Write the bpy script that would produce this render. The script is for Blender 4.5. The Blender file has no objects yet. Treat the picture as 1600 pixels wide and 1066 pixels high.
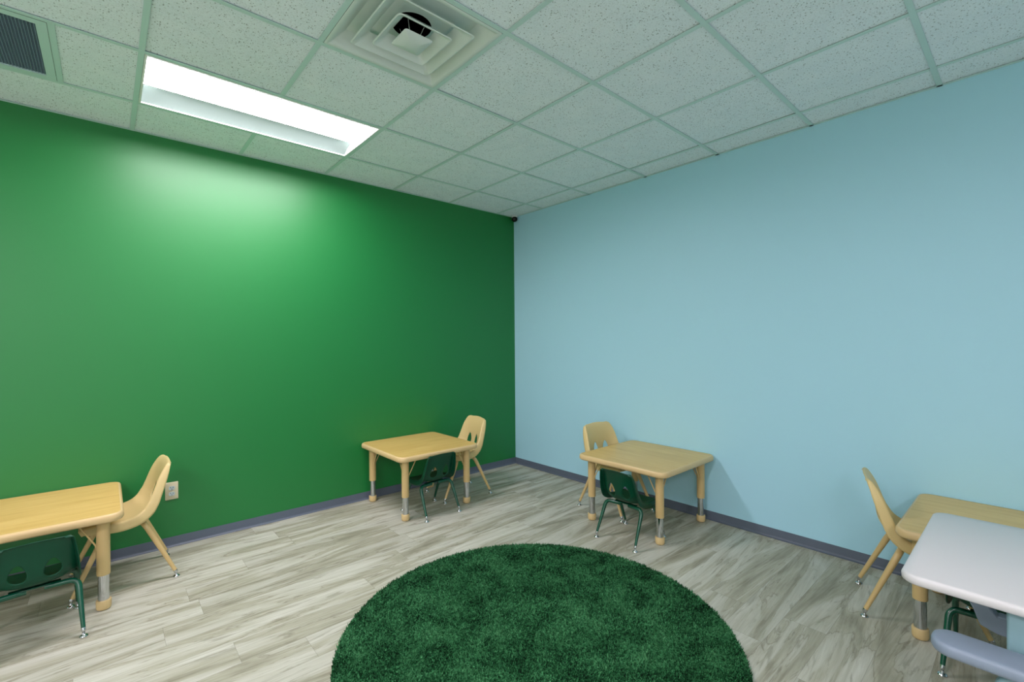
import bpy, bmesh, math, random
import numpy as np
from mathutils import Vector, Matrix, Euler

S = bpy.context.scene
COL = S.collection
PI = math.pi
random.seed(7)
rng = np.random.default_rng(11)

# ------------------------------------------------------------------ camera, light, exposure
RX, RY, H = -6.6, -7.0, 2.743            # room runs from the corner at the origin to -x and -y
cam_d = bpy.data.cameras.new('camera')
cam_d.sensor_width = 36.0
cam_d.lens = 719.27 / 1600 * 36
cam_d.shift_x = 0.0005
cam_d.clip_start = 0.02
cam = bpy.data.objects.new('camera', cam_d)
COL.objects.link(cam)
yaw, pit, rol = 0.848281, -0.000858, -0.0074195
fw = Vector((math.cos(yaw) * math.cos(pit), math.sin(yaw) * math.cos(pit), math.sin(pit)))
r0 = fw.cross(Vector((0, 0, 1))).normalized()
u0 = r0.cross(fw)
r1 = r0 * math.cos(rol) + u0 * math.sin(rol)
u1 = u0 * math.cos(rol) - r0 * math.sin(rol)
cam.matrix_world = Matrix(((r1.x, u1.x, -fw.x, -3.43528), (r1.y, u1.y, -fw.y, -3.84196),
                           (r1.z, u1.z, -fw.z, 1.36796), (0, 0, 0, 1)))
S.camera = cam
S.view_settings.view_transform = 'Standard'
S.view_settings.look = 'None'
S.view_settings.gamma = 1.0
S.view_settings.use_curve_mapping = False
S.view_settings.exposure = 1.52
LAMP = 16.0                               # emission of the troffer lenses
LAMP_FAR = 21.0                            # unseen troffers behind and beside the camera, added to lift the bounce light
world = bpy.data.worlds.new('world')
S.world = world
world.use_nodes = True
world.node_tree.nodes['Background'].inputs[0].default_value = (0.75, 0.85, 0.85, 1)
world.node_tree.nodes['Background'].inputs[1].default_value = 0.05
S.cycles.max_bounces = 10
S.cycles.diffuse_bounces = 6

# ------------------------------------------------------------------ helpers
def lin(c):
    out = []
    for v in c[:3]:
        v = v / 255
        out.append(v / 12.92 if v <= 0.04045 else ((v + 0.055) / 1.055) ** 2.4)
    return (*out, 1.0)

def setp(o, label=None, cat=None, group=None, kind=None):
    if label: o['label'] = label
    if cat: o['category'] = cat
    if group: o['group'] = group
    if kind: o['kind'] = kind
    return o

def empty(name, loc=(0, 0, 0), rz=0, label=None, cat=None, group=None):
    o = bpy.data.objects.new(name, None)
    o.empty_display_size = 0.1
    COL.objects.link(o)
    o.location = loc
    o.rotation_euler = (0, 0, rz)
    return setp(o, label, cat, group)

def link(name, bm, mat, parent=None, smooth=None, bev=0.0, bseg=2):
    me = bpy.data.meshes.new(name)
    bm.normal_update()
    bm.to_mesh(me)
    bm.free()
    me.materials.append(mat)
    o = bpy.data.objects.new(name, me)
    COL.objects.link(o)
    o.parent = parent
    if smooth is not None:
        for p in me.polygons: p.use_smooth = True
        if smooth > 0:
            e = me.edges
            me.set_sharp_from_angle(angle=math.radians(smooth))
    if bev > 0:
        m = o.modifiers.new('bevel', 'BEVEL')
        m.width = bev; m.segments = bseg; m.limit_method = 'ANGLE'; m.angle_limit = math.radians(40)
        m.harden_normals = False
        for p in me.polygons: p.use_smooth = True
        me.set_sharp_from_angle(angle=math.radians(60))
    return o

def box(bm, x0, x1, y0, y1, z0, z1):
    v = [bm.verts.new(p) for p in ((x0, y0, z0), (x1, y0, z0), (x1, y1, z0), (x0, y1, z0),
                                   (x0, y0, z1), (x1, y0, z1), (x1, y1, z1), (x0, y1, z1))]
    for f in ((3, 2, 1, 0), (4, 5, 6, 7), (0, 1, 5, 4), (1, 2, 6, 5), (2, 3, 7, 6), (3, 0, 4, 7)):
        bm.faces.new([v[i] for i in f])

def quad(bm, *p):
    bm.faces.new([bm.verts.new(q) for q in p])

def tube(bm, pts, rads, n=16, cap=True, up=None):
    pts = [Vector(p) for p in pts]
    if not hasattr(rads, '__len__'): rads = [rads] * len(pts)
    rings = []
    a = None
    for i, p in enumerate(pts):
        if i == 0: t = pts[1] - p
        elif i == len(pts) - 1: t = p - pts[i - 1]
        else: t = (pts[i + 1] - p).normalized() + (p - pts[i - 1]).normalized()
        t.normalize()
        if a is None:
            a = t.orthogonal().normalized()
        a = (a - t * a.dot(t)).normalized()
        b = t.cross(a)
        rings.append([bm.verts.new(p + (a * math.cos(2 * PI * k / n) + b * math.sin(2 * PI * k / n)) * rads[i]) for k in range(n)])
    for i in range(len(rings) - 1):
        for k in range(n):
            bm.faces.new((rings[i][k], rings[i][(k + 1) % n], rings[i + 1][(k + 1) % n], rings[i + 1][k]))
    if cap:
        bm.faces.new(rings[0][::-1])
        bm.faces.new(rings[-1])

def lathe(bm, prof, c=(0, 0, 0), n=28, axis=None):
    """prof = [(r,z)...], open profile revolved about z; axis = optional direction for z"""
    M = Matrix.Translation(c)
    if axis is not None:
        M = M @ Vector((0, 0, 1)).rotation_difference(Vector(axis).normalized()).to_matrix().to_4x4()
    rings = []
    for r, z in prof:
        if r < 1e-6: rings.append([bm.verts.new(M @ Vector((0, 0, z)))])
        else: rings.append([bm.verts.new(M @ Vector((r * math.cos(2 * PI * k / n), r * math.sin(2 * PI * k / n), z))) for k in range(n)])
    for a, b in zip(rings[:-1], rings[1:]):
        for k in range(n):
            k2 = (k + 1) % n
            if len(a) == 1 and len(b) > 1: bm.faces.new((a[0], b[k2], b[k]))
            elif len(b) == 1 and len(a) > 1: bm.faces.new((a[k], a[k2], b[0]))
            elif len(a) > 1: bm.faces.new((a[k], a[k2], b[k2], b[k]))

def rrect(hx, hy, r, n=6):
    """rounded rectangle outline, counter-clockwise"""
    out = []
    for cx, cy, a0 in ((hx - r, hy - r, 0), (-hx + r, hy - r, PI / 2), (-hx + r, -hy + r, PI), (hx - r, -hy + r, 1.5 * PI)):
        for k in range(n + 1):
            a = a0 + PI / 2 * k / n
            out.append((cx + r * math.cos(a), cy + r * math.sin(a)))
    return out

def slab(bm, prof, hx, hy, r, n=8, captop=True, capbot=True):
    """stack of inset rounded rectangles: prof = [(inset, z)...] from bottom to top"""
    rings = []
    for ins, z in prof:
        rings.append([bm.verts.new((x, y, z)) for x, y in rrect(hx - ins, hy - ins, max(r - ins, 0.002), n)])
    m = len(rings[0])
    for a, b in zip(rings[:-1], rings[1:]):
        for k in range(m):
            bm.faces.new((a[k], a[(k + 1) % m], b[(k + 1) % m], b[k]))
    if capbot: bm.faces.new(rings[0][::-1])
    if captop: bm.faces.new(rings[-1])

def copy_tree(o, parent=None):
    c = o.copy()
    COL.objects.link(c)
    c.parent = parent
    for ch in list(o.children):
        copy_tree(ch, c)
    return c

# ------------------------------------------------------------------ materials
def mat(name):
    m = bpy.data.materials.new(name)
    m.use_nodes = True
    nt = m.node_tree
    return m, nt, nt.nodes, nt.links, nt.nodes['Principled BSDF']

def math_n(nt, op, a, b=None, c=None):
    n = nt.nodes.new('ShaderNodeMath'); n.operation = op
    for i, v in enumerate((a, b, c)):
        if v is None: continue
        if hasattr(v, 'is_linked') or hasattr(v, 'links'): nt.links.new(v, n.inputs[i])
        else: n.inputs[i].default_value = v
    return n.outputs[0]

def noise(nt, vec, scale, detail=3, rough=0.5, dist=0.0):
    n = nt.nodes.new('ShaderNodeTexNoise')
    n.inputs['Scale'].default_value = scale; n.inputs['Detail'].default_value = detail
    n.inputs['Roughness'].default_value = rough; n.inputs['Distortion'].default_value = dist
    if vec is not None: nt.links.new(vec, n.inputs['Vector'])
    return n.outputs['Fac']

def ramp(nt, fac, stops, interp='LINEAR'):
    n = nt.nodes.new('ShaderNodeValToRGB'); n.color_ramp.interpolation = interp
    el = n.color_ramp.elements
    while len(el) > 1: el.remove(el[-1])
    el[0].position = stops[0][0]; el[0].color = stops[0][1]
    for p, c in stops[1:]:
        e = el.new(p); e.color = c
    nt.links.new(fac, n.inputs[0])
    return n.outputs[0]

def mixc(nt, fac, a, b, mode='MIX'):
    n = nt.nodes.new('ShaderNodeMix'); n.data_type = 'RGBA'; n.blend_type = mode
    for sock, v in ((n.inputs[0], fac), (n.inputs[6], a), (n.inputs[7], b)):
        if hasattr(v, 'links'): nt.links.new(v, sock)
        else: sock.default_value = v
    return n.outputs[2]

def bump(nt, h, strength, dist, bs):
    b = nt.nodes.new('ShaderNodeBump'); b.inputs['Strength'].default_value = strength
    b.inputs['Distance'].default_value = dist
    nt.links.new(h, b.inputs['Height']); nt.links.new(b.outputs[0], bs.inputs['Normal'])

def coord(nt, which='Object', scale=(1, 1, 1), rot=(0, 0, 0), loc=(0, 0, 0)):
    t = nt.nodes.new('ShaderNodeTexCoord'); m = nt.nodes.new('ShaderNodeMapping')
    m.inputs['Scale'].default_value = scale; m.inputs['Rotation'].default_value = rot; m.inputs['Location'].default_value = loc
    nt.links.new(t.outputs[which], m.inputs['Vector'])
    return m.outputs[0]

def plain(name, c, rough=0.5, metal=0.0, spec=0.5, nscale=0, nstr=0.0, ndist=0.001, var=0.0, vscale=6):
    m, nt, N, L, bs = mat(name)
    bs.inputs['Base Color'].default_value = lin(c)
    bs.inputs['Roughness'].default_value = rough; bs.inputs['Metallic'].default_value = metal
    bs.inputs['Specular IOR Level'].default_value = spec
    v = coord(nt)
    if var > 0:
        f = noise(nt, v, vscale, 3)
        a = lin(c)
        L.new(ramp(nt, f, [(0.3, (*[q * (1 - var) for q in a[:3]], 1)), (0.7, (*[min(1, q * (1 + var)) for q in a[:3]], 1))]), bs.inputs['Base Color'])
    if nscale > 0:
        bump(nt, noise(nt, v, nscale, 2), nstr, ndist, bs)
    return m

GREEN_WALL = plain('green_paint', (1, 119, 49), 0.47, spec=0.78, nscale=260, nstr=0.10, ndist=0.0008)
BLUE_WALL = plain('blue_paint', (171, 220, 236), 0.5, spec=0.35, nscale=260, nstr=0.10, ndist=0.0008)
GREY_WALL = plain('white_paint', (236, 240, 238), 0.6, nscale=260, nstr=0.1, ndist=0.0008)
TEE = plain('tee_white', (196, 226, 222), 0.45)
DARK = plain('plenum_dark', (22, 30, 28), 0.9)
BASE = plain('vinyl_base', (88, 98, 112), 0.45, nscale=60, nstr=0.05)
TAN = plain('tan_plastic', (212, 186, 134), 0.42, nscale=500, nstr=0.06, ndist=0.0005)
TAN_SHELL = plain('tan_shell', (214, 192, 134), 0.42, nscale=700, nstr=0.12, ndist=0.0005)
TAN_METAL = plain('tan_enamel', (208, 180, 124), 0.32)
GREEN_SHELL = plain('green_shell', (2, 66, 44), 0.38, spec=0.3, nscale=700, nstr=0.12, ndist=0.0005)
GREEN_METAL = plain('green_enamel', (6, 76, 54), 0.22, spec=0.6)
CHROME = plain('chrome', (205, 208, 210), 0.12, metal=1.0)
VENT = plain('vent_enamel', (216, 230, 226), 0.4)
TROFFER = plain('troffer_white', (235, 240, 238), 0.45)
GREY_PL = plain('grey_plastic', (132, 146, 164), 0.42, nscale=300, nstr=0.05)
PALE_PL = plain('pale_blue_plastic', (134, 168, 176), 0.4, nscale=300, nstr=0.03)
WHITE_TOP = plain('white_laminate', (210, 209, 210), 0.35, nscale=30, nstr=0.02)
IVORY = plain('ivory_plastic', (214, 205, 172), 0.35)
BLACK = plain('black_gloss', (5, 6, 8), 0.25, spec=.25)
WHITE_PL = plain('white_plastic', (190, 205, 205), 0.4)
GRILLE = plain('grille_core', (120, 142, 160), 0.5)
GRILLE_BACK = plain('filter_grey', (70, 86, 98), 0.9)
TABLE_EDGE = plain('tan_edge_band', (216, 188, 136), 0.38, nscale=400, nstr=0.04, ndist=0.0005)

def emis(name, c, s):
    m, nt, N, L, bs = mat(name)
    bs.inputs['Base Color'].default_value = (0.8, 0.8, 0.8, 1)
    bs.inputs['Emission Color'].default_value = c
    bs.inputs['Emission Strength'].default_value = s
    return m
LENS = emis('lit_lens', (1.0, 0.90, 0.98, 1), LAMP)
LENS_FAR = emis('unseen_fill_lens', (1.0, 0.90, 0.98, 1), LAMP_FAR)
LENS_DIM = emis('unseen_lens_dim', (1.0, 0.90, 0.98, 1), LAMP_FAR * .20)
REFLECT = plain('satin_reflector', (140, 158, 152), 0.5)

def ceiling_tile_mat():
    m, nt, N, L, bs = mat('acoustic_tile')
    v = coord(nt)
    vo = N.new('ShaderNodeTexVoronoi'); vo.inputs['Scale'].default_value = 120; vo.feature = 'F1'
    L.new(v, vo.inputs['Vector'])
    rnd = N.new('ShaderNodeSeparateColor'); L.new(vo.outputs['Color'], rnd.inputs[0])
    rad = math_n(nt, 'MULTIPLY', math_n(nt, 'POWER', rnd.outputs[0], 2.2), 0.42)
    dot = math_n(nt, 'LESS_THAN', vo.outputs['Distance'], rad)
    fine = noise(nt, v, 150, 3, 0.7)
    specks = math_n(nt, 'GREATER_THAN', fine, 0.57)
    blotch = noise(nt, v, 9, 2)
    big = math_n(nt, 'MULTIPLY', dot, math_n(nt, 'GREATER_THAN', noise(nt, v, 40, 2), 0.38))
    c = ramp(nt, blotch, [(0.3, lin((232, 246, 252))), (0.7, lin((238, 250, 255)))])
    c = mixc(nt, math_n(nt, 'MULTIPLY', specks, 0.20), c, lin((110, 130, 122)))
    c = mixc(nt, math_n(nt, 'MULTIPLY', big, 0.62), c, lin((70, 92, 84)))
    L.new(c, bs.inputs['Base Color'])
    bs.inputs['Roughness'].default_value = 0.9
    bs.inputs['Specular IOR Level'].default_value = 0.15
    return m
TILE = ceiling_tile_mat()

def floor_mat():
    m, nt, N, L, bs = mat('vinyl_plank')
    t = N.new('ShaderNodeTexCoord'); sp = N.new('ShaderNodeSeparateXYZ'); L.new(t.outputs['Object'], sp.inputs[0])
    X, Y = sp.outputs[0], sp.outputs[1]
    PW, PL = 0.178, 1.22
    yr = math_n(nt, 'DIVIDE', Y, PW)
    row = math_n(nt, 'FLOOR', yr)
    wn = N.new('ShaderNodeTexWhiteNoise'); wn.noise_dimensions = '1D'; L.new(row, wn.inputs['W'])
    xo = math_n(nt, 'ADD', math_n(nt, 'DIVIDE', X, PL), wn.outputs['Value'])
    colm = math_n(nt, 'FLOOR', xo)
    cb = N.new('ShaderNodeCombineXYZ'); L.new(row, cb.inputs[0]); L.new(colm, cb.inputs[1])
    w2 = N.new('ShaderNodeTexWhiteNoise'); w2.noise_dimensions = '3D'; L.new(cb.outputs[0], w2.inputs['Vector'])
    rs = N.new('ShaderNodeSeparateColor'); L.new(w2.outputs['Color'], rs.inputs[0])
    # stretched grain coordinates, shifted per plank
    gx = math_n(nt, 'ADD', math_n(nt, 'MULTIPLY', X, 1.0), math_n(nt, 'MULTIPLY', rs.outputs[0], 37.0))
    gy = math_n(nt, 'ADD', math_n(nt, 'MULTIPLY', Y, 7.5), math_n(nt, 'MULTIPLY', rs.outputs[1], 53.0))
    # slight diagonal drift of the grain
    gy = math_n(nt, 'ADD', gy, math_n(nt, 'MULTIPLY', X, math_n(nt, 'MULTIPLY', math_n(nt, 'SUBTRACT', rs.outputs[2], 0.5), 1.3)))
    g = N.new('ShaderNodeCombineXYZ'); L.new(gx, g.inputs[0]); L.new(gy, g.inputs[1]); L.new(rs.outputs[2], g.inputs[2])
    G = g.outputs[0]
    n1 = noise(nt, G, 1.15, 6, 0.55, 1.0)
    n2 = noise(nt, G, 3.6, 6, 0.62, 0.6)
    wv = N.new('ShaderNodeVectorMath'); wv.operation = 'MULTIPLY'; wv.inputs[1].default_value = (1.1, 3.4, 1)
    L.new(G, wv.inputs[0])
    n3 = noise(nt, wv.outputs[0], 4.0, 5, 0.65, 0.2)
    c = ramp(nt, n1, [(0.32, lin((150, 148, 128))), (0.45, lin((190, 188, 170))), (0.53, lin((208, 208, 196))), (0.68, lin((226, 226, 218)))])
    streak = ramp(nt, n2, [(0.36, (1, 1, 1, 1)), (0.43, (0, 0, 0, 1))])
    c = mixc(nt, math_n(nt, 'MULTIPLY', streak, 0.50), c, lin((128, 124, 102)))
    vein = ramp(nt, math_n(nt, 'ABSOLUTE', math_n(nt, 'SUBTRACT', n1, 0.47)), [(0.0, (1, 1, 1, 1)), (0.014, (0, 0, 0, 1))])
    vein = math_n(nt, 'MULTIPLY', vein, ramp(nt, noise(nt, G, 2.2, 3), [(0.40, (0, 0, 0, 1)), (0.52, (1, 1, 1, 1))]))
    c = mixc(nt, math_n(nt, 'MULTIPLY', vein, 0.6), c, lin((110, 102, 80)))
    c = mixc(nt, 0.22, c, ramp(nt, n3, [(0.35, lin((140, 138, 124))), (0.65, lin((226, 226, 218)))]))
    br = ramp(nt, rs.outputs[0], [(0.0, (0.72, 0.72, 0.67, 1)), (1.0, (0.83, 0.83, 0.78, 1))])
    c = mixc(nt, 1.0, c, br, 'MULTIPLY')
    # seams
    fy = math_n(nt, 'FRACT', yr); fx = math_n(nt, 'FRACT', xo)
    sy = math_n(nt, 'LESS_THAN', math_n(nt, 'MINIMUM', fy, math_n(nt, 'SUBTRACT', 1.0, fy)), 0.0016 / PW * 0.6)
    sx = math_n(nt, 'LESS_THAN', math_n(nt, 'MINIMUM', fx, math_n(nt, 'SUBTRACT', 1.0, fx)), 0.0016 / PL * 0.6)
    seam = math_n(nt, 'MAXIMUM', sy, sx)
    c = mixc(nt, math_n(nt, 'MULTIPLY', seam, 0.45), c, lin((110, 106, 94)))
    L.new(c, bs.inputs['Base Color'])
    bs.inputs['Roughness'].default_value = 0.5
    bs.inputs['Specular IOR Level'].default_value = 0.3
    bump(nt, math_n(nt, 'SUBTRACT', n3, seam), 0.08, 0.001, bs)
    return m
FLOOR = floor_mat()

def maple_mat():
    m, nt, N, L, bs = mat('maple_laminate')
    v = coord(nt, scale=(1.0, 9.0, 1.0))
    n1 = noise(nt, v, 2.2, 4, 0.55, 1.2)
    n2 = noise(nt, coord(nt, scale=(2.0, 60.0, 1.0)), 3.0, 4, 0.6)
    c = ramp(nt, n1, [(0.3, lin((206, 168, 90))), (0.5, lin((218, 182, 104))), (0.7, lin((226, 192, 116)))])
    c = mixc(nt, 0.25, c, ramp(nt, n2, [(0.35, lin((190, 146, 82))), (0.65, lin((230, 200, 138)))]))
    L.new(c, bs.inputs['Base Color'])
    bs.inputs['Roughness'].default_value = 0.36
    return m
MAPLE = maple_mat()

def rug_mat():
    m, nt, N, L, bs = mat('green_pile')
    v = coord(nt)
    a = noise(nt, v, 6, 4, 0.65)
    b = noise(nt, v, 75, 3, 0.75)
    d = noise(nt, v, 190, 2, 0.7)
    s = math_n(nt, 'ADD', math_n(nt, 'ADD', math_n(nt, 'MULTIPLY', a, 0.35), math_n(nt, 'MULTIPLY', b, 0.55)), math_n(nt, 'MULTIPLY', d, 0.55))
    c = ramp(nt, s, [(0.62, lin((2, 26, 12))), (0.70, lin((26, 88, 48))), (0.78, lin((70, 140, 90))), (0.90, lin((100, 160, 112)))])
    L.new(c, bs.inputs['Base Color'])
    bs.inputs['Roughness'].default_value = 0.85
    bs.inputs['Specular IOR Level'].default_value = 0.2
    return m
RUG = rug_mat()

# ------------------------------------------------------------------ room shell
def struct(name, bm, m, parent=None, **k):
    o = link(name, bm, m, parent, **k)
    if parent is None: o['kind'] = 'structure'
    return o

bm = bmesh.new(); box(bm, RX - .1, .1, RY - .1, .1, -.1, 0); struct('floor', bm, FLOOR)
bm = bmesh.new(); box(bm, RX - .1, .1, 0, .1, 0, H + .25); struct('wall_north', bm, GREEN_WALL)
bm = bmesh.new(); box(bm, 0, .1, RY - .1, 0, 0, H + .25); struct('wall_east', bm, BLUE_WALL)
bm = bmesh.new(); box(bm, RX - .1, 0, RY - .1, RY, 0, H + .25); struct('wall_south', bm, GREY_WALL)
bm = bmesh.new(); box(bm, RX - .1, RX, RY, 0, 0, H + .25); struct('wall_west', bm, GREY_WALL)

# cove base: flat back with a curved toe
def cove(name, p0, p1, nrm):
    bm = bmesh.new()
    prof = [(0, .064), (.003, .064), (.004, .06), (.004, .016), (.006, .009), (.011, .004), (.018, .0015), (.018, 0), (0, 0)]
    A, B, n = Vector(p0), Vector(p1), Vector(nrm)
    ra = [bm.verts.new(A + n * d + Vector((0, 0, z))) for d, z in prof]
    rb = [bm.verts.new(B + n * d + Vector((0, 0, z))) for d, z in prof]
    for i in range(len(prof) - 1):
        bm.faces.new((ra[i], ra[i + 1], rb[i + 1], rb[i]))
    bmesh.ops.recalc_face_normals(bm, faces=bm.faces)
    struct(name, bm, BASE, smooth=50)
cove('baseboard_north', (RX, 0, 0), (0, 0, 0), (0, -1, 0))
cove('baseboard_east', (0, 0, 0), (0, RY, 0), (-1, 0, 0))
cove('baseboard_south', (RX, RY, 0), (0, RY, 0), (0, 1, 0))
cove('baseboard_west', (RX, 0, 0), (RX, RY, 0), (1, 0, 0))

# ceiling: lay-in tiles over a tee grid
T, GA, GB = .6096, .4606, .2521
xs = [0.0] + [-(GB + T * i) for i in range(0, 11)]
xs = [x for x in xs if x > RX] + [RX]
ys = [0.0] + [-(GA + T * j) for j in range(0, 11)]
ys = [y for y in ys if y > RY] + [RY]
HT = .012                                    # half a tee's face
troffers = [(3, 0), (3, 4), (7, 0), (7, 4), (3, 8), (7, 8)]   # (i, j) of the cell's +x, +y corner, two cells long in x
open_cells = set()
for i, j in troffers: open_cells |= {(i, j), (i + 1, j)}
open_cells.add((3, 2))                      # air diffuser
gx1, gx0 = -(GB + T * 5.5), -(GB + T * 6.5)  # return grille cell between the first two long tees
gy1, gy0 = -GA, -(GA + T)
bm = bmesh.new(); bt = bmesh.new()
wall_row_cuts = {}
for a in range(len(xs) - 1):
    for b in range(len(ys) - 1):
        i, j = a - 1, b - 1
        if (i, j) in open_cells: continue
        if j == 0 and 5 <= i <= 6: continue
        x1, x0, y1, y0 = xs[a], xs[a + 1], ys[b], ys[b + 1]
        if j == -1 and i >= 6: continue
        if j == -1 and i == 5: x0 = xs[-1] if len(xs) < 10 else xs[a + 3]
        z = H + .0035 + random.uniform(0, .0015)
        tx, ty = random.uniform(-.0022, .0022), random.uniform(-.0022, .0022)
        p = []
        for px, py in ((x0 + .008, y0 + .008), (x0 + .008, y1 - .008), (x1 - .008, y1 - .008), (x1 - .008, y0 + .008)):
            s = 1 if px < (x0 + x1) / 2 else -1
            q = 1 if py < (y0 + y1) / 2 else -1
            p.append((px, py, z + abs(tx) * (s > 0) * (1 if tx > 0 else .3) + abs(ty) * (q > 0)))
        quad(bt, *p)
quad(bt, (gx0 + T * 0 - .0, gy0 + .008, H + .004), (gx0, gy1 - .008, H + .004), (gx0 - .3, gy1 - .008, H + .004), (gx0 - .3, gy0 + .008, H + .004))
quad(bt, (gx1 + .008, gy0 + .008, H + .004), (gx1 + .008, gy1 - .008, H + .004), (-(GB + T * 5) - .008, gy1 - .008, H + .004), (-(GB + T * 5) - .008, gy0 + .008, H + .004))
bmesh.ops.recalc_face_normals(bt, faces=bt.faces)
bm.free()
bm = bmesh.new(); box(bm, RX - .1, .1, RY - .1, .1, H + .25, H + .3)
ceil = struct('ceiling', bm, DARK)
link('ceiling_tiles', bt, TILE, ceil)
# tees
bm = bmesh.new()
def tee(x0, x1, y0, y1, z=0.0):
    box(bm, x0, x1, y0, y1, H - .001 + z, H + .0015 + z)
    # web above the face
    if x1 - x0 < y1 - y0: box(bm, (x0 + x1) / 2 - .001, (x0 + x1) / 2 + .001, y0, y1, H + .0015, H + .03)
    else: box(bm, x0, x1, (y0 + y1) / 2 - .001, (y0 + y1) / 2 + .001, H + .0015, H + .03)
for n, y in enumerate(ys[1:-1]):             # main tees run along the green wall
    tee(RX, 0, y - HT, y + HT)
for n, x in enumerate(xs[1:-1]):
    for b in range(len(ys) - 1):
        i, j = n, b - 1
        # a cross tee at line i lies between cells i-1 and i; troffers swallow the one in their middle
        if any((i == ti + 1 and j == tj) for ti, tj in troffers): continue
        if j == 0 and i == 6: continue
        if j == -1 and i in (6, 7): continue
        tee(x - HT, x + HT, ys[b + 1] + HT, ys[b] - HT, .0004)
for x in (gx1, gx0):
    tee(x - HT, x + HT, gy0 + HT, gy1 - HT, .0004)
link('ceiling_grid', bm, TEE, ceil, bev=.0004, bseg=1)
bm = bmesh.new()                              # wall angle
box(bm, RX, 0, -.019, 0, H - .001, H + .001)
box(bm, -.019, 0, RY, 0, H - .001, H + .001)
box(bm, RX, 0, RY, RY + .019, H - .001, H + .001)
box(bm, RX, RX + .019, RY, 0, H - .001, H + .001)
struct('trim_1', bm, TEE)

# ------------------------------------------------------------------ ceiling troffers (2 x 4 ft)
def make_troffer(i, j, lens_m, label):
    cx, cy = -(GB + T * (i + 1)), -(GA + T * (j + .5))
    hx, hy = T - .013, T / 2 - .013
    root = empty('troffer_light', (cx, cy, H), 0, label, 'ceiling light', 'recessed ceiling troffer lights')
    bm = bmesh.new()                          # frame lip
    o = [(-hx, -hy), (hx, -hy), (hx, hy), (-hx, hy)]
    k = .010
    n = [(-hx + k, -hy + k), (hx - k, -hy + k), (hx - k, hy - k), (-hx + k, hy - k)]
    for a in range(4):
        b = (a + 1) % 4
        quad(bm, (*o[a], -.001), (*n[a], -.002), (*n[b], -.002), (*o[b], -.001))
        quad(bm, (*n[a], -.002), (*n[a], .004), (*n[b], .004), (*n[b], -.002))
    bmesh.ops.recalc_face_normals(bm, faces=bm.faces)
    link('frame', bm, TROFFER, root)
    hx2, hy2 = hx - k, hy - k
    lw, d = .150, .048
    for s in (-1, 1):
        bm = bmesh.new()                      # curved side reflector
        prev = None
        for q in range(9):
            t = q / 8
            y = s * (hy2 - (hy2 - lw) * t)
            z = d * math.sin(t * PI / 2) ** .9 if t > 0 else 0.0
            cur = (y, z + .004)
            if prev:
                quad(bm, (-hx2, prev[0], prev[1]), (hx2, prev[0], prev[1]), (hx2, cur[0], cur[1]), (-hx2, cur[0], cur[1]))
            prev = cur
        bmesh.ops.remove_doubles(bm, verts=bm.verts, dist=1e-5)
        link('reflector', bm, REFLECT, root, smooth=60)
    bm = bmesh.new()                          # ends and top pan
    for s in (-1, 1):
        quad(bm, (s * hx2, -hy2, .003), (s * hx2, hy2, .003), (s * hx2, hy2, .09), (s * hx2, -hy2, .09))
        quad(bm, (-hx2, s * (hy2 + .001), .003), (hx2, s * (hy2 + .001), .003), (hx2, s * (hy2 + .001), .09), (-hx2, s * (hy2 + .001), .09))
    quad(bm, (-hx2, -hy2, .09), (hx2, -hy2, .09), (hx2, hy2, .09), (-hx2, hy2, .09))
    link('housing', bm, TROFFER, root)
    bm = bmesh.new()                          # bowed lens
    rows = []
    for q in range(13):
        y = -lw + 2 * lw * q / 12
        z = .004 + d - .022 * math.cos(y / lw * PI / 2)
        rows.append([bm.verts.new((x, y, z)) for x in (-hx2 + .001, hx2 - .001)])
    for a, b in zip(rows[:-1], rows[1:]):
        bm.faces.new((a[0], b[0], b[1], a[1]))
    link('lens', bm, lens_m, root, smooth=0)
    return root
tl = ['lit recessed ceiling light above the green wall, glowing white lens',
      'unseen recessed ceiling light over the viewpoint, nearer the blue wall',
      'added unseen ceiling light by the green wall, left of the visible one',
      'added unseen ceiling light over the left part of the room, for bounce',
      'added unseen ceiling light at the back of the room towards the blue wall',
      'added unseen ceiling light at the back left of the room, for bounce']
for n, (i, j) in enumerate(troffers):
    make_troffer(i, j, LENS if n == 0 else LENS_DIM if n in (1, 2, 4) else LENS_FAR, tl[n])  # only the first is in view; the rest are unseen, strengths set for bounce

# ------------------------------------------------------------------ air diffuser
cx, cy = -(GB + T * 3.5), -(GA + T * 2.5)
vent = empty('air_diffuser', (cx, cy, H), 0, 'square white stepped air diffuser in the ceiling with a dark round duct', 'air vent')
bm = bmesh.new()
def sq_ring(bm, h0, z0, h1, z1, r0=.012, r1=.012, seg=4):
    a = rrect(h0, h0, r0, seg); b = rrect(h1, h1, r1, seg)
    va = [bm.verts.new((x, y, z0)) for x, y in a]; vb = [bm.verts.new((x, y, z1)) for x, y in b]
    m = len(a)
    for k in range(m): bm.faces.new((va[k], va[(k + 1) % m], vb[(k + 1) % m], vb[k]))
hv = T / 2 - .013
for a, b in (((hv, -.001), (hv - .008, -.003)), ((hv - .008, -.003), (hv - .022, .001)), ((hv - .022, .001), (hv - .05, .03)), ((hv - .05, .03), (hv - .075, .055))):
    sq_ring(bm, a[0], a[1], b[0], b[1], .006, .006)
bmesh.ops.remove_doubles(bm, verts=bm.verts, dist=1e-5)
link('outer_frame', bm, VENT, vent, smooth=50)
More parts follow.
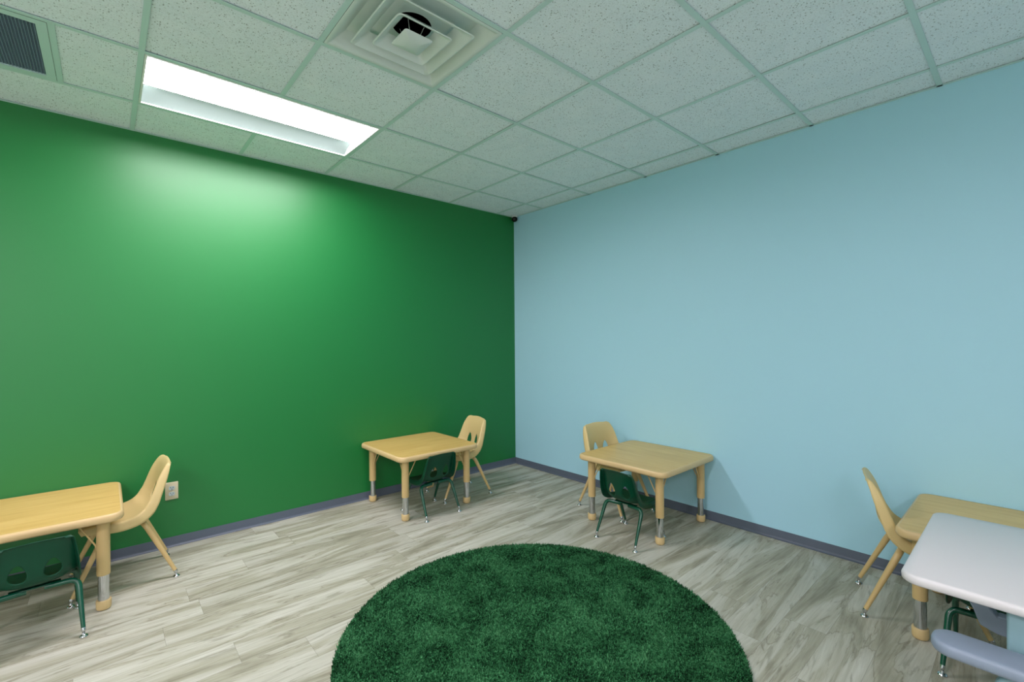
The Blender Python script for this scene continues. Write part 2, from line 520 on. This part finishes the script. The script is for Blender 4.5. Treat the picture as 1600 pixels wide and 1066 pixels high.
def cone(h, z, rise, run, name='louver_cone'):
    bm = bmesh.new()
    th = .006
    sq_ring(bm, h, z, h - th, z - .002, .02, .018)
    sq_ring(bm, h - th, z - .002, h - th - run * .5, z + rise * .35, .018, .016)
    sq_ring(bm, h - th - run * .5, z + rise * .35, h - th - run, z + rise, .016, .012)
    sq_ring(bm, h, z, h - run * .5, z + rise * .35 + .004, .02, .018)
    sq_ring(bm, h - run * .5, z + rise * .35 + .004, h - run, z + rise + .002, .018, .014)
    bmesh.ops.remove_doubles(bm, verts=bm.verts, dist=1e-5)
    link(name, bm, VENT, vent, smooth=40)
cone(.207, -.008, .048, .060)
cone(.135, -.016, .044, .052)
bm = bmesh.new()
slab(bm, [(.042, -.036), (.004, -.024), (0, -.020), (.012, -.012), (.045, .008)], .070, .070, .014, 5)
link('centre_plate', bm, VENT, vent, bev=.001)
bm = bmesh.new()                              # back pan with a round hole into the duct
ring = []
nn = 48
R0 = .088
outer = []
for k in range(nn):
    a = 2 * PI * k / nn
    c_, s_ = math.cos(a), math.sin(a)
    f = (hv - .075) / max(abs(c_), abs(s_))
    outer.append(bm.verts.new((c_ * f, s_ * f, .055)))
    ring.append(bm.verts.new((c_ * R0, s_ * R0, .055)))
for k in range(nn):
    bm.faces.new((outer[k], outer[(k + 1) % nn], ring[(k + 1) % nn], ring[k]))
link('back_pan', bm, VENT, vent)
bm = bmesh.new()
tube(bm, [(0, 0, .055), (0, 0, .24)], R0, 48, cap=False)
lathe(bm, [(0, .235), (R0, .235)], n=48)
link('duct', bm, BLACK, vent)
for k in range(4):
    a = PI / 4 + k * PI / 2
    bm = bmesh.new()
    tube(bm, [(math.cos(a) * .035, math.sin(a) * .035, .004), (math.cos(a) * .06, math.sin(a) * .06, .054)], .0018, 8)
    link('hanger_wire', bm, CHROME, vent)

# ------------------------------------------------------------------ return grille
ret = empty('return_grille', ((gx0 + gx1) / 2, (gy0 + gy1) / 2, H), 0, 'dark fine-slatted return air grille in a pale frame, ceiling above the green wall', 'air vent')
hx = T / 2 - .013
bm = bmesh.new()
fwid = .036
for a in range(4):
    o = [(-hx, -hx), (hx, -hx), (hx, hx), (-hx, hx)]
    k = hx - fwid
    n = [(-k, -k), (k, -k), (k, k), (-k, k)]
    b = (a + 1) % 4
    quad(bm, (*o[a], -.002), (*n[a], -.003), (*n[b], -.003), (*o[b], -.002))
    quad(bm, (*n[a], -.003), (*n[a], .02), (*n[b], .02), (*n[b], -.003))
bmesh.ops.recalc_face_normals(bm, faces=bm.faces)
link('frame', bm, TEE, ret)
bm = bmesh.new()
k = hx - fwid
n = 46
for q in range(n):
    x = -k + 2 * k * (q + .5) / n
    box(bm, x - .0012, x + .0012, -k, k, .002, .014)
for q in range(n):
    y = -k + 2 * k * (q + .5) / n
    box(bm, -k, k, y - .0010, y + .0010, .004, .014)
link('grille_core', bm, GRILLE, ret)
bm = bmesh.new(); quad(bm, (-k, -k, .035), (k, -k, .035), (k, k, .035), (-k, k, .035))
link('back_panel', bm, GRILLE_BACK, ret)

# ------------------------------------------------------------------ security camera in the corner
sc = empty('security_camera', (-.042, -.060, H), 0, 'small security camera with black lens in the ceiling corner where the walls meet', 'security camera')
bm = bmesh.new(); lathe(bm, [(0, 0), (.036, 0), (.036, -.010), (.032, -.016), (0, -.018)])
bmesh.ops.recalc_face_normals(bm, faces=bm.faces)
link('mount', bm, WHITE_PL, sc, smooth=50)
bm = bmesh.new()
ax = Vector((-.62, -.68, -.35)).normalized()
lathe(bm, [(0, -.030), (.020, -.026), (.029, -.012), (.0315, .004), (.030, .016), (.026, .020)], c=(0, 0, -.034), axis=ax)
bmesh.ops.recalc_face_normals(bm, faces=bm.faces)
link('housing', bm, WHITE_PL, sc, smooth=50)
bm = bmesh.new()
lathe(bm, [(.0305, .010), (.0305, .017), (.027, .026), (.019, .032), (.009, .0355), (0, .0365)], c=(0, 0, -.034), axis=ax)
bmesh.ops.recalc_face_normals(bm, faces=bm.faces)
link('lens', bm, BLACK, sc, smooth=50)

# ------------------------------------------------------------------ wall outlet
ou = empty('wall_outlet', (-3.108, 0, .374), 0, 'ivory duplex wall outlet on the green wall beside the left tan chair', 'outlet')
bm = bmesh.new()
slab(bm, [(0, 0), (0, .003), (.003, .0055)], .036, .058, .003, 3)
bmesh.ops.rotate(bm, verts=bm.verts, matrix=Matrix.Rotation(PI / 2, 3, 'X'))
link('cover_plate', bm, IVORY, ou, smooth=40)
for s in (-1, 1):
    bm = bmesh.new()
    o = []
    for k in range(24):
        a = 2 * PI * k / 24
        o.append((.0172 * math.cos(a), max(-.0125, min(.0125, .0172 * math.sin(a)))))
    va = [bm.verts.new((x, -.0055, s * .0195 + z)) for x, z in o]; vb = [bm.verts.new((x, -.0085, s * .0195 + z)) for x, z in o]
    for k in range(24): bm.faces.new((va[k], va[(k + 1) % 24], vb[(k + 1) % 24], vb[k]))
    bm.faces.new(vb)
    bmesh.ops.recalc_face_normals(bm, faces=bm.faces)
    rc = link('receptacle', bm, WHITE_PL, ou, smooth=40)
    bm = bmesh.new()
    for x in (-.0064, .0064): box(bm, x - .0012, x + .0012, -.0089, -.0083, s * .0195 + .0005, s * .0195 + .0085)
    tube(bm, [(0, -.0083, s * .0195 - .0065), (0, -.0089, s * .0195 - .0065)], .0024, 10)
    link('slots', bm, DARK, rc)
bm = bmesh.new(); lathe(bm, [(.0035, .0), (.003, .0015), (0, .002)], c=(0, -.0055, 0), axis=(0, -1, 0), n=12)
link('screw', bm, CHROME, ou)

# ------------------------------------------------------------------ rug
RC, RR = (-1.925, -2.295), .902
rug = empty('round_rug', (RC[0], RC[1], 0), 0, 'round dark green shaggy rug on the pale plank floor', 'rug')
bm = bmesh.new()
lathe(bm, [(RR - .002, 0), (RR, .004), (RR - .002, .010), (RR - .008, .013), (0, .013)], n=128)
bmesh.ops.recalc_face_normals(bm, faces=bm.faces)
link('rug_backing', bm, RUG, rug, smooth=60)
NB = 150000
rr = RR * np.sqrt(rng.random(NB)) * .998
th = rng.random(NB) * 2 * PI
bx, by = rr * np.cos(th), rr * np.sin(th)
ang = rng.random(NB) * 2 * PI
wdt = .0022 + .0016 * rng.random(NB)
# slow drift of the lean makes the brushed patches
lean = .005 + .005 * rng.random(NB)
la = ang + PI / 2 * (rng.random(NB) - .5) + 1.2 * np.sin(bx * 5 + 1.3 * np.sin(by * 4)) + 1.1 * np.cos(by * 6.5 + bx * 2)
hh = .007 + .009 * rng.random(NB)
V = np.empty((NB, 3, 3))
V[:, 0, 0] = bx - np.cos(ang) * wdt; V[:, 0, 1] = by - np.sin(ang) * wdt; V[:, 0, 2] = .012
V[:, 1, 0] = bx + np.cos(ang) * wdt; V[:, 1, 1] = by + np.sin(ang) * wdt; V[:, 1, 2] = .012
V[:, 2, 0] = bx + np.cos(la) * lean; V[:, 2, 1] = by + np.sin(la) * lean; V[:, 2, 2] = .012 + hh
me = bpy.data.meshes.new('rug_pile')
me.vertices.add(NB * 3); me.vertices.foreach_set('co', V.ravel())
me.loops.add(NB * 3); me.loops.foreach_set('vertex_index', np.arange(NB * 3, dtype=np.int32))
me.polygons.add(NB); me.polygons.foreach_set('loop_start', np.arange(0, NB * 3, 3, dtype=np.int32))
me.update(calc_edges=True)
me.materials.append(RUG)
po = bpy.data.objects.new('rug_pile', me); COL.objects.link(po); po.parent = rug; po['kind'] = 'stuff'

# ------------------------------------------------------------------ tables
TH = .5                                      # table height
def make_table():
    root = empty('activity_table', (0, 0, 0), 0, '', 'table', 'square wood-topped activity tables on adjustable legs')
    hx, hy, r = .370, .370, .062
    bm = bmesh.new()
    slab(bm, [(.014, TH - .030), (.014, TH - .0005)], hx, hy, r, 8)
    link('tabletop', bm, MAPLE, root, smooth=40)
    bm = bmesh.new()                          # moulded edge band
    prof = [(.030, TH - .040), (.010, TH - .040), (.004, TH - .037), (.0005, TH - .030), (0, TH - .020), (.0015, TH - .009), (.006, TH - .002), (.010, TH), (.0142, TH)]
    slab(bm, prof, hx, hy, r, 8, captop=False, capbot=False)
    link('edge_band', bm, TABLE_EDGE, root, smooth=50)
    bm = bmesh.new(); slab(bm, [(.030, TH - .038), (.030, TH - .030)], hx, hy, r, 8)
    link('underside', bm, TAN, root)
    for sx in (-1, 1):
        for sy in (-1, 1):
            lx, ly = sx * .287, sy * .287
            bm = bmesh.new()
            tube(bm, [(lx, ly, .178), (lx, ly, .186), (lx, ly, TH - .039)], [.0275, .028, .028], 28)
            leg = link('leg', bm, TAN_METAL, root, smooth=50)
            bm = bmesh.new()
            tube(bm, [(lx, ly, .04), (lx, ly, .179)], .0235, 28)
            e = link('chrome_extension', bm, CHROME, leg, smooth=50); e['label'] = 'chrome leg extension'
            bm = bmesh.new()
            lathe(bm, [(0, .002), (.0265, .002), (.0285, .004), (.031, .012), (.0315, .044), (.030, .048), (.0235, .0485)], c=(lx, ly, 0))
            f = link('foot_cap', bm, TAN, leg, smooth=45)
            bm = bmesh.new(); lathe(bm, [(0, 0), (.024, 0), (.024, .003), (0, .003)], c=(lx, ly, 0)); link('glide', bm, DARK, leg)
            for ax in (0, 1):
                bm = bmesh.new()
                dx, dy = (-sx, 0) if ax == 0 else (0, -sy)
                p0 = (lx + dx * .098, ly + dy * .098, TH - .042)
                p1 = (lx + dx * .030, ly + dy * .030, TH - .165)
                pm = (lx + dx * .112, ly + dy * .112, TH - .040)
                tube(bm, [pm, p0, p1, (p1[0] - dx * .004, p1[1] - dy * .004, p1[2] - .02)], .0042, 10)
                link('brace', bm, TAN_METAL, root, smooth=60)
    return root

table = make_table()
specs = [
    ((-1.437, -.374), 0, 'maple-topped activity table against the green wall, nearest the room corner'),
    ((-.373, -1.895), PI / 2, 'maple-topped activity table against the blue wall with its own shadow beside it'),
    ((-3.738, -.374), 0, 'maple-topped activity table at the far left, cut off by the picture edge'),
    ((-.373, -3.782), PI / 2, 'maple-topped activity table at the right, half hidden behind the white-topped desk'),
]
for n, ((x, y), rz, lab) in enumerate(specs):
    o = table if n == 0 else copy_tree(table)
    o.location = (x, y, 0); o.rotation_euler.z = rz; o['label'] = lab

# ------------------------------------------------------------------ moulded chairs
def catmull(P, t):
    """P = list of tuples, t in 0..1 over uniform knots"""
    n = len(P) - 1
    f = min(max(t * n, 0), n - 1e-9); i = int(f); f -= i
    p = [P[max(i - 1, 0)], P[i], P[i + 1], P[min(i + 2, n)]]
    return tuple(.5 * (2 * b + (c - a) * f + (2 * a - 5 * b + 4 * c - d) * f * f + (3 * b - a - 3 * c + d) * f ** 3)
                 for a, b, c, d in zip(*p))

def make_chair(kind):
    tan = kind == 'tan'
    shell_m, leg_m = (TAN_SHELL, TAN_METAL) if tan else (GREEN_SHELL, GREEN_METAL)
    root = empty('moulded_chair', (0, 0, 0), 0, '', 'chair', 'tan moulded chairs at the activity tables' if tan else 'small green moulded chairs at the activity tables')
    # profile columns: x, z, half width, scoop, skirt depth   (x forward)
    if tan:
        K = [(-.212, .670, .098, .001, .004), (-.199, .661, .130, .004, .014), (-.183, .632, .148, .010, .027), (-.170, .585, .160, .022, .040),
             (-.163, .535, .168, .034, .044), (-.158, .487, .174, .046, .046), (-.147, .440, .178, .054, .050),
             (-.116, .396, .180, .052, .054), (-.062, .368, .180, .040, .055), (.004, .360, .179, .028, .052),
             (.064, .364, .177, .020, .048), (.122, .373, .173, .014, .044), (.168, .375, .164, .008, .036), (.192, .364, .150, .003, .026)]
        FX, FY, LR0, LR1, zs = .224, .183, .0150, .0095, .343
    else:
        K = [(-.166, .490, .088, .001, .004), (-.159, .484, .110, .004, .012), (-.149, .458, .120, .010, .022), (-.141, .422, .126, .018, .032),
             (-.135, .386, .131, .024, .036), (-.130, .350, .135, .031, .038), (-.121, .312, .138, .037, .040),
             (-.097, .279, .140, .036, .042), (-.054, .262, .141, .029, .042), (-.004, .257, .141, .021, .040),
             (.048, .260, .140, .015, .037), (.094, .265, .137, .010, .033), (.130, .266, .130, .006, .028), (.148, .258, .118, .003, .020)]
        FX, FY, LR0, LR1, zs = .172, .155, .0125, .0080, .240
    NS, NV = 110, 60
    cols = [catmull(K, i / NS) for i in range(NS + 1)]
    # arc length along the centre line
    arc = [0.0]
    for a, b in zip(cols[:-1], cols[1:]): arc.append(arc[-1] + math.hypot(b[0] - a[0], b[1] - a[1]))
    verts = []; uv = []
    for i, (x, z, w, sc_, sk) in enumerate(cols):
        a, b = cols[max(i - 1, 0)], cols[min(i + 1, NS)]
        t = Vector((b[0] - a[0], 0, b[1] - a[1])).normalized()
        nrm = Vector((-t.z, 0, t.x))          # towards the sitter
        if nrm.x < 0 and nrm.z < 0: nrm = -nrm
        row = []; ru = []
        for k in range(NV + 1):
            v = -1 + 2 * k / NV
            av = abs(v); sg = 1 if v >= 0 else -1
            # |v| < .8: panel curving up to the rim, .8..1: skirt folding back down
            if av < .8:
                q = av / .8
                y = w * (q * .985)
                h = sc_ * (q ** 2.6)
            else:
                q = (av - .8) / .2
                y = w * .985 + .010 * math.sin(min(q * 1.6, 1) * PI / 2) + .004 * q
                h = sc_ + .003 * math.sin(min(q * 3, 1) * PI) - sk * max(0, (q - .12) / .88) ** 1.1
            p = Vector((x, 0, z)) + nrm * h + Vector((0, sg * y, 0))
            # crown of the top edge and gentle bow of the front edge
            if i < 12: p.z -= (1 - i / 12) * .010 * (y / w) ** 2
            row.append(p); ru.append((sg * y, arc[i]))
        verts.append(row); uv.append(ru)
    # the two lumbar holes: rounded triangles in (y, arc) space, point up
    hz = .468 if tan else .345                # height of hole centre
    ci = min(range(NS + 1), key=lambda i: abs(cols[i][1] - hz) + (0 if i < NS / 2 else 9))
    sA = arc[ci]
    hw, hh2 = (.036, .052) if tan else (.036, .045)
    hy = .058 if tan else .056
    outl = []
    for k in range(40):
        a = 2 * PI * k / 40
        c_, s_ = math.cos(a), math.sin(a)
        wid = hw * (1 - .50 * (s_ * .5 + .5) ** 1.2)     # narrower at the top
        outl.append((c_ * wid, s_ * hh2))
    def nearest(px, py):
        best = None
        for (ax_, ay_), (bx_, by_) in zip(outl, outl[1:] + outl[:1]):
            dx, dy = bx_ - ax_, by_ - ay_
            t = max(0, min(1, ((px - ax_) * dx + (py - ay_) * dy) / (dx * dx + dy * dy)))
            qx, qy = ax_ + dx * t, ay_ + dy * t
            d = math.hypot(px - qx, py - qy)
            if best is None or d < best[0]: best = (d, qx, qy)
        return best
    def inside(px, py):
        if abs(py) > hh2: return False
        s_ = py / hh2
        return abs(px) < hw * (1 - .50 * (s_ * .5 + .5) ** 1.2) * math.sqrt(max(0, 1 - s_ * s_))
    bm = bmesh.new()
    V = [[bm.verts.new(p) for p in row] for row in verts]
    holes = set()
    for i in range(NS):
        for k in range(NV):
            yc = sum(uv[a][b][0] for a in (i, i + 1) for b in (k, k + 1)) / 4
            ac = sum(uv[a][b][1] for a in (i, i + 1) for b in (k, k + 1)) / 4
            if any(inside(yc - s * hy, -(ac - sA)) for s in (-1, 1)):
                holes.add((i, k)); continue
            bm.faces.new((V[i][k], V[i + 1][k], V[i + 1][k + 1], V[i][k + 1]))
    # pull the hole's rim onto the outline
    moved = set()
    for (i, k) in holes:
        for a, b in ((i, k), (i + 1, k), (i, k + 1), (i + 1, k + 1)):
            if (a, b) in moved: continue
            if all(((a - di, b - dk) in holes) for di in (0, 1) for dk in (0, 1)): continue
            moved.add((a, b))
            yv, av_ = uv[a][b]
            s = 1 if yv > 0 else -1
            d, qx, qy = nearest(yv - s * hy, -(av_ - sA))
            ny, na = qx + s * hy, sA - qy
            # derivative step inside the grid
            P = verts[a][b]
            Pi = (verts[min(a + 1, NS)][b] - verts[a - 1][b]) / (uv[min(a + 1, NS)][b][1] - uv[a - 1][b][1])
            Pk = (verts[a][b + 1] - verts[a][b - 1]) / (uv[a][b + 1][0] - uv[a][b - 1][0])
            V[a][b].co = P + Pk * (ny - yv) + Pi * (na - av_)
    for v in [v for v in bm.verts if not v.link_faces]: bm.verts.remove(v)
    bmesh.ops.recalc_face_normals(bm, faces=bm.faces)
    sh = link('seat_shell', bm, shell_m, root, smooth=0)
    m = sh.modifiers.new('thick', 'SOLIDIFY'); m.thickness = .0045; m.offset = -1 if True else 1
    # mounting rails under the seat and legs
    zu = zs
    for sx in (-1, 1):
        bm = bmesh.new()
        xr = sx * (.062 if tan else .050)
        box(bm, xr - .016, xr + .016, -FY * .55, FY * .55, zu + .004, zu + (.012 if tan else .011))
        link('seat_bracket', bm, leg_m, root, bev=.003)
        for sy in (-1, 1):
            foot = Vector((sx * FX, sy * FY, .022))
            kz = zu - (.008 if tan else .002)
            ky = FY * (.80 if tan else .93)
            ins = Vector((sx * .056, sy * .030, kz))
            elb = Vector((sx * (.084 if tan else .072), sy * ky, kz + .002))
            pts, rads = [ins], [LR0]
            pa = elb.lerp(ins, .36 if tan else .30)
            pb = elb.lerp(foot, .16)
            for q in range(12):               # bend
                t = q / 11
                pts.append(pa * (1 - t) ** 2 + elb * 2 * t * (1 - t) + pb * t * t); rads.append(LR0)
            last = pts[-1]
            end = foot + Vector((0, 0, .004))
            for q in range(1, 7):
                t = q / 6
                pts.append(last.lerp(end, t)); rads.append(LR0 + (LR1 - LR0) * t)
            bm = bmesh.new(); tube(bm, pts, rads, 16)
            leg = link('leg', bm, leg_m, root, smooth=60)
            d = (pts[-1] - pts[-2]).normalized()
            bm = bmesh.new()
            tube(bm, [end - d * .014, end - d * .002, end + d * .004], [LR1 * 1.12, LR1 * 1.15, LR1 * .8], 16)
            lathe(bm, [(0, .001), (.0155, .001), (.0165, .003), (.0150, .0065), (.008, .011), (.0055, .020), (0, .022)], c=(foot.x, foot.y, 0), n=20)
            bmesh.ops.recalc_face_normals(bm, faces=bm.faces)
            g = link('glide', bm, CHROME, leg, smooth=40); g['label'] = 'chrome swivel glide'
    return root

R = math.radians
tan_c = make_chair('tan')
grn_c = make_chair('green')
tans = [
    ((-3.364, -.335), R(182.5), 'tan moulded chair at the right side of the far-left table, beside the outlet'),
    ((-1.057, -.405), R(173), 'tan moulded chair between the corner and the table by the green wall'),
    ((-.335, -1.585), R(-95), 'tan moulded chair on the corner side of the middle table by the blue wall'),
    ((-.413, -3.455), R(-75), 'tan moulded chair at the right table, turned sideways with its back to the corner'),
]
for n, ((x, y), rz, lab) in enumerate(tans):
    o = tan_c if n == 0 else copy_tree(tan_c)
    o.location = (x, y, 0); o.rotation_euler.z = rz; o['label'] = lab
greens = [
    ((-3.690, -.742), R(95), 'small dark green chair pushed under the far-left table, back to the viewer'),
    ((-1.477, -.622), R(93), 'small dark green chair tucked under the table by the green wall'),
    ((-.716, -1.985), R(0), 'small dark green chair tucked under the middle table by the blue wall'),
    ((-.735, -3.752), R(-2), 'small dark green chair beneath the white-topped desk at the right'),
]
for n, ((x, y), rz, lab) in enumerate(greens):
    o = grn_c if n == 0 else copy_tree(grn_c)
    o.location = (x, y, 0); o.rotation_euler.z = rz; o['label'] = lab

# ------------------------------------------------------------------ white-topped desk and grey armchair at the right edge
DH = .64
dk = empty('white_desk', (-1.205, -4.16, 0), 0, 'white-topped desk with pale blue side panels at the right edge', 'desk')
bm = bmesh.new()
slab(bm, [(.006, DH - .030), (.001, DH - .026), (0, DH - .012), (.003, DH - .004), (.008, DH)], .383, .60, .05, 8)
link('desktop', bm, WHITE_TOP, dk, smooth=50)
for x0, x1 in ((-.335, -.295), (.240, .270)):
    for y0, y1 in ((.300, .372), (-.372, -.300)):
        bm = bmesh.new()
        box(bm, x0, x1, y0, y1, .0, DH - .031)
        link('leg', bm, PALE_PL, dk, bev=.006)
bm = bmesh.new(); box(bm, -.295, .240, -.35, -.32, DH - .10, DH - .031)
link('stretcher', bm, PALE_PL, dk, bev=.004)

ch = empty('grey_armchair', (-1.38, -4.0, 0), 0, 'pale blue armchair with long rounded grey armrests, reaching beside and under the white desk', 'chair')
def rslab(bm, x0, x1, y0, y1, z0, z1, r, e=.008):
    """horizontal slab with rounded corners and softened edges"""
    k = bmesh.new()
    slab(k, [(e, z0), (e * .3, z0 + e * .3), (0, z0 + e), (0, z1 - e), (e * .3, z1 - e * .3), (e, z1)], (x1 - x0) / 2, (y1 - y0) / 2, r, 10)
    bmesh.ops.translate(k, verts=k.verts, vec=((x0 + x1) / 2, (y0 + y1) / 2, 0))
    t_ = bpy.data.meshes.new('tmp'); k.to_mesh(t_); k.free(); bm.from_mesh(t_); bpy.data.meshes.remove(t_)
bm = bmesh.new(); rslab(bm, -.285, -.172, -.36, .362, .464, .500, .050, .011)
link('armrest', bm, GREY_PL, ch, smooth=60)
bm = bmesh.new()                              # side panel with a rounded front corner
o = [(-.34, 0), (.235, 0), (.235, .02)]
o = [(-.34, .002), (.190, .002), (.235, .03)] + [(.235 - .06 + .06 * math.cos(a), .464 - .06 + .06 * math.sin(a)) for a in [PI / 2 * k / 8 for k in range(9)]] + [(-.34, .464)]
va = [bm.verts.new((-.245, y, z)) for y, z in o]; vb = [bm.verts.new((-.215, y, z)) for y, z in o]
bm.faces.new(va); bm.faces.new(vb[::-1])
for k in range(len(o)): bm.faces.new((va[k], va[(k + 1) % len(o)], vb[(k + 1) % len(o)], vb[k]))
bmesh.ops.recalc_face_normals(bm, faces=bm.faces)
link('side_panel', bm, PALE_PL, ch, bev=.006)
bm = bmesh.new()                              # far arm: a bent flat rail
ctr = [(-.36, .390), (.16, .390), (.240, .390), (.264, .396), (.280, .430), (.303, .480), (.328, .535)]
rings = []
for n, (y, z) in enumerate(ctr):
    a = ctr[max(n - 1, 0)]; b = ctr[min(n + 1, len(ctr) - 1)]
    d = Vector((0, b[0] - a[0], b[1] - a[1])).normalized(); up = Vector((0, -d.z, d.y))
    c = Vector((.225, y, z))
    h, w = .031 - .008 * (n > 3), .022
    rings.append([bm.verts.new(c + up * (h * su * (.75 if abs(sv) > .9 and False else 1)) + Vector((w * sv, 0, 0))) for su, sv in ((-1, -1), (-1, 1), (1, 1), (1, -1))])
for a, b in zip(rings[:-1], rings[1:]):
    for k in range(4): bm.faces.new((a[k], a[(k + 1) % 4], b[(k + 1) % 4], b[k]))
bm.faces.new(rings[0][::-1]); bm.faces.new(rings[-1])
bmesh.ops.recalc_face_normals(bm, faces=bm.faces)
link('armrest', bm, GREY_PL, ch, bev=.008, bseg=3)
bm = bmesh.new()
box(bm, .205, .240, -.34, -.10, .002, .358)
link('side_panel', bm, PALE_PL, ch, bev=.006)
bm = bmesh.new(); rslab(bm, -.214, .204, -.34, .09, .27, .30, .03)
link('seat', bm, PALE_PL, ch, smooth=50)
bm = bmesh.new(); box(bm, -.214, .204, -.365, -.342, .27, .60)
link('backrest', bm, PALE_PL, ch, bev=.01)
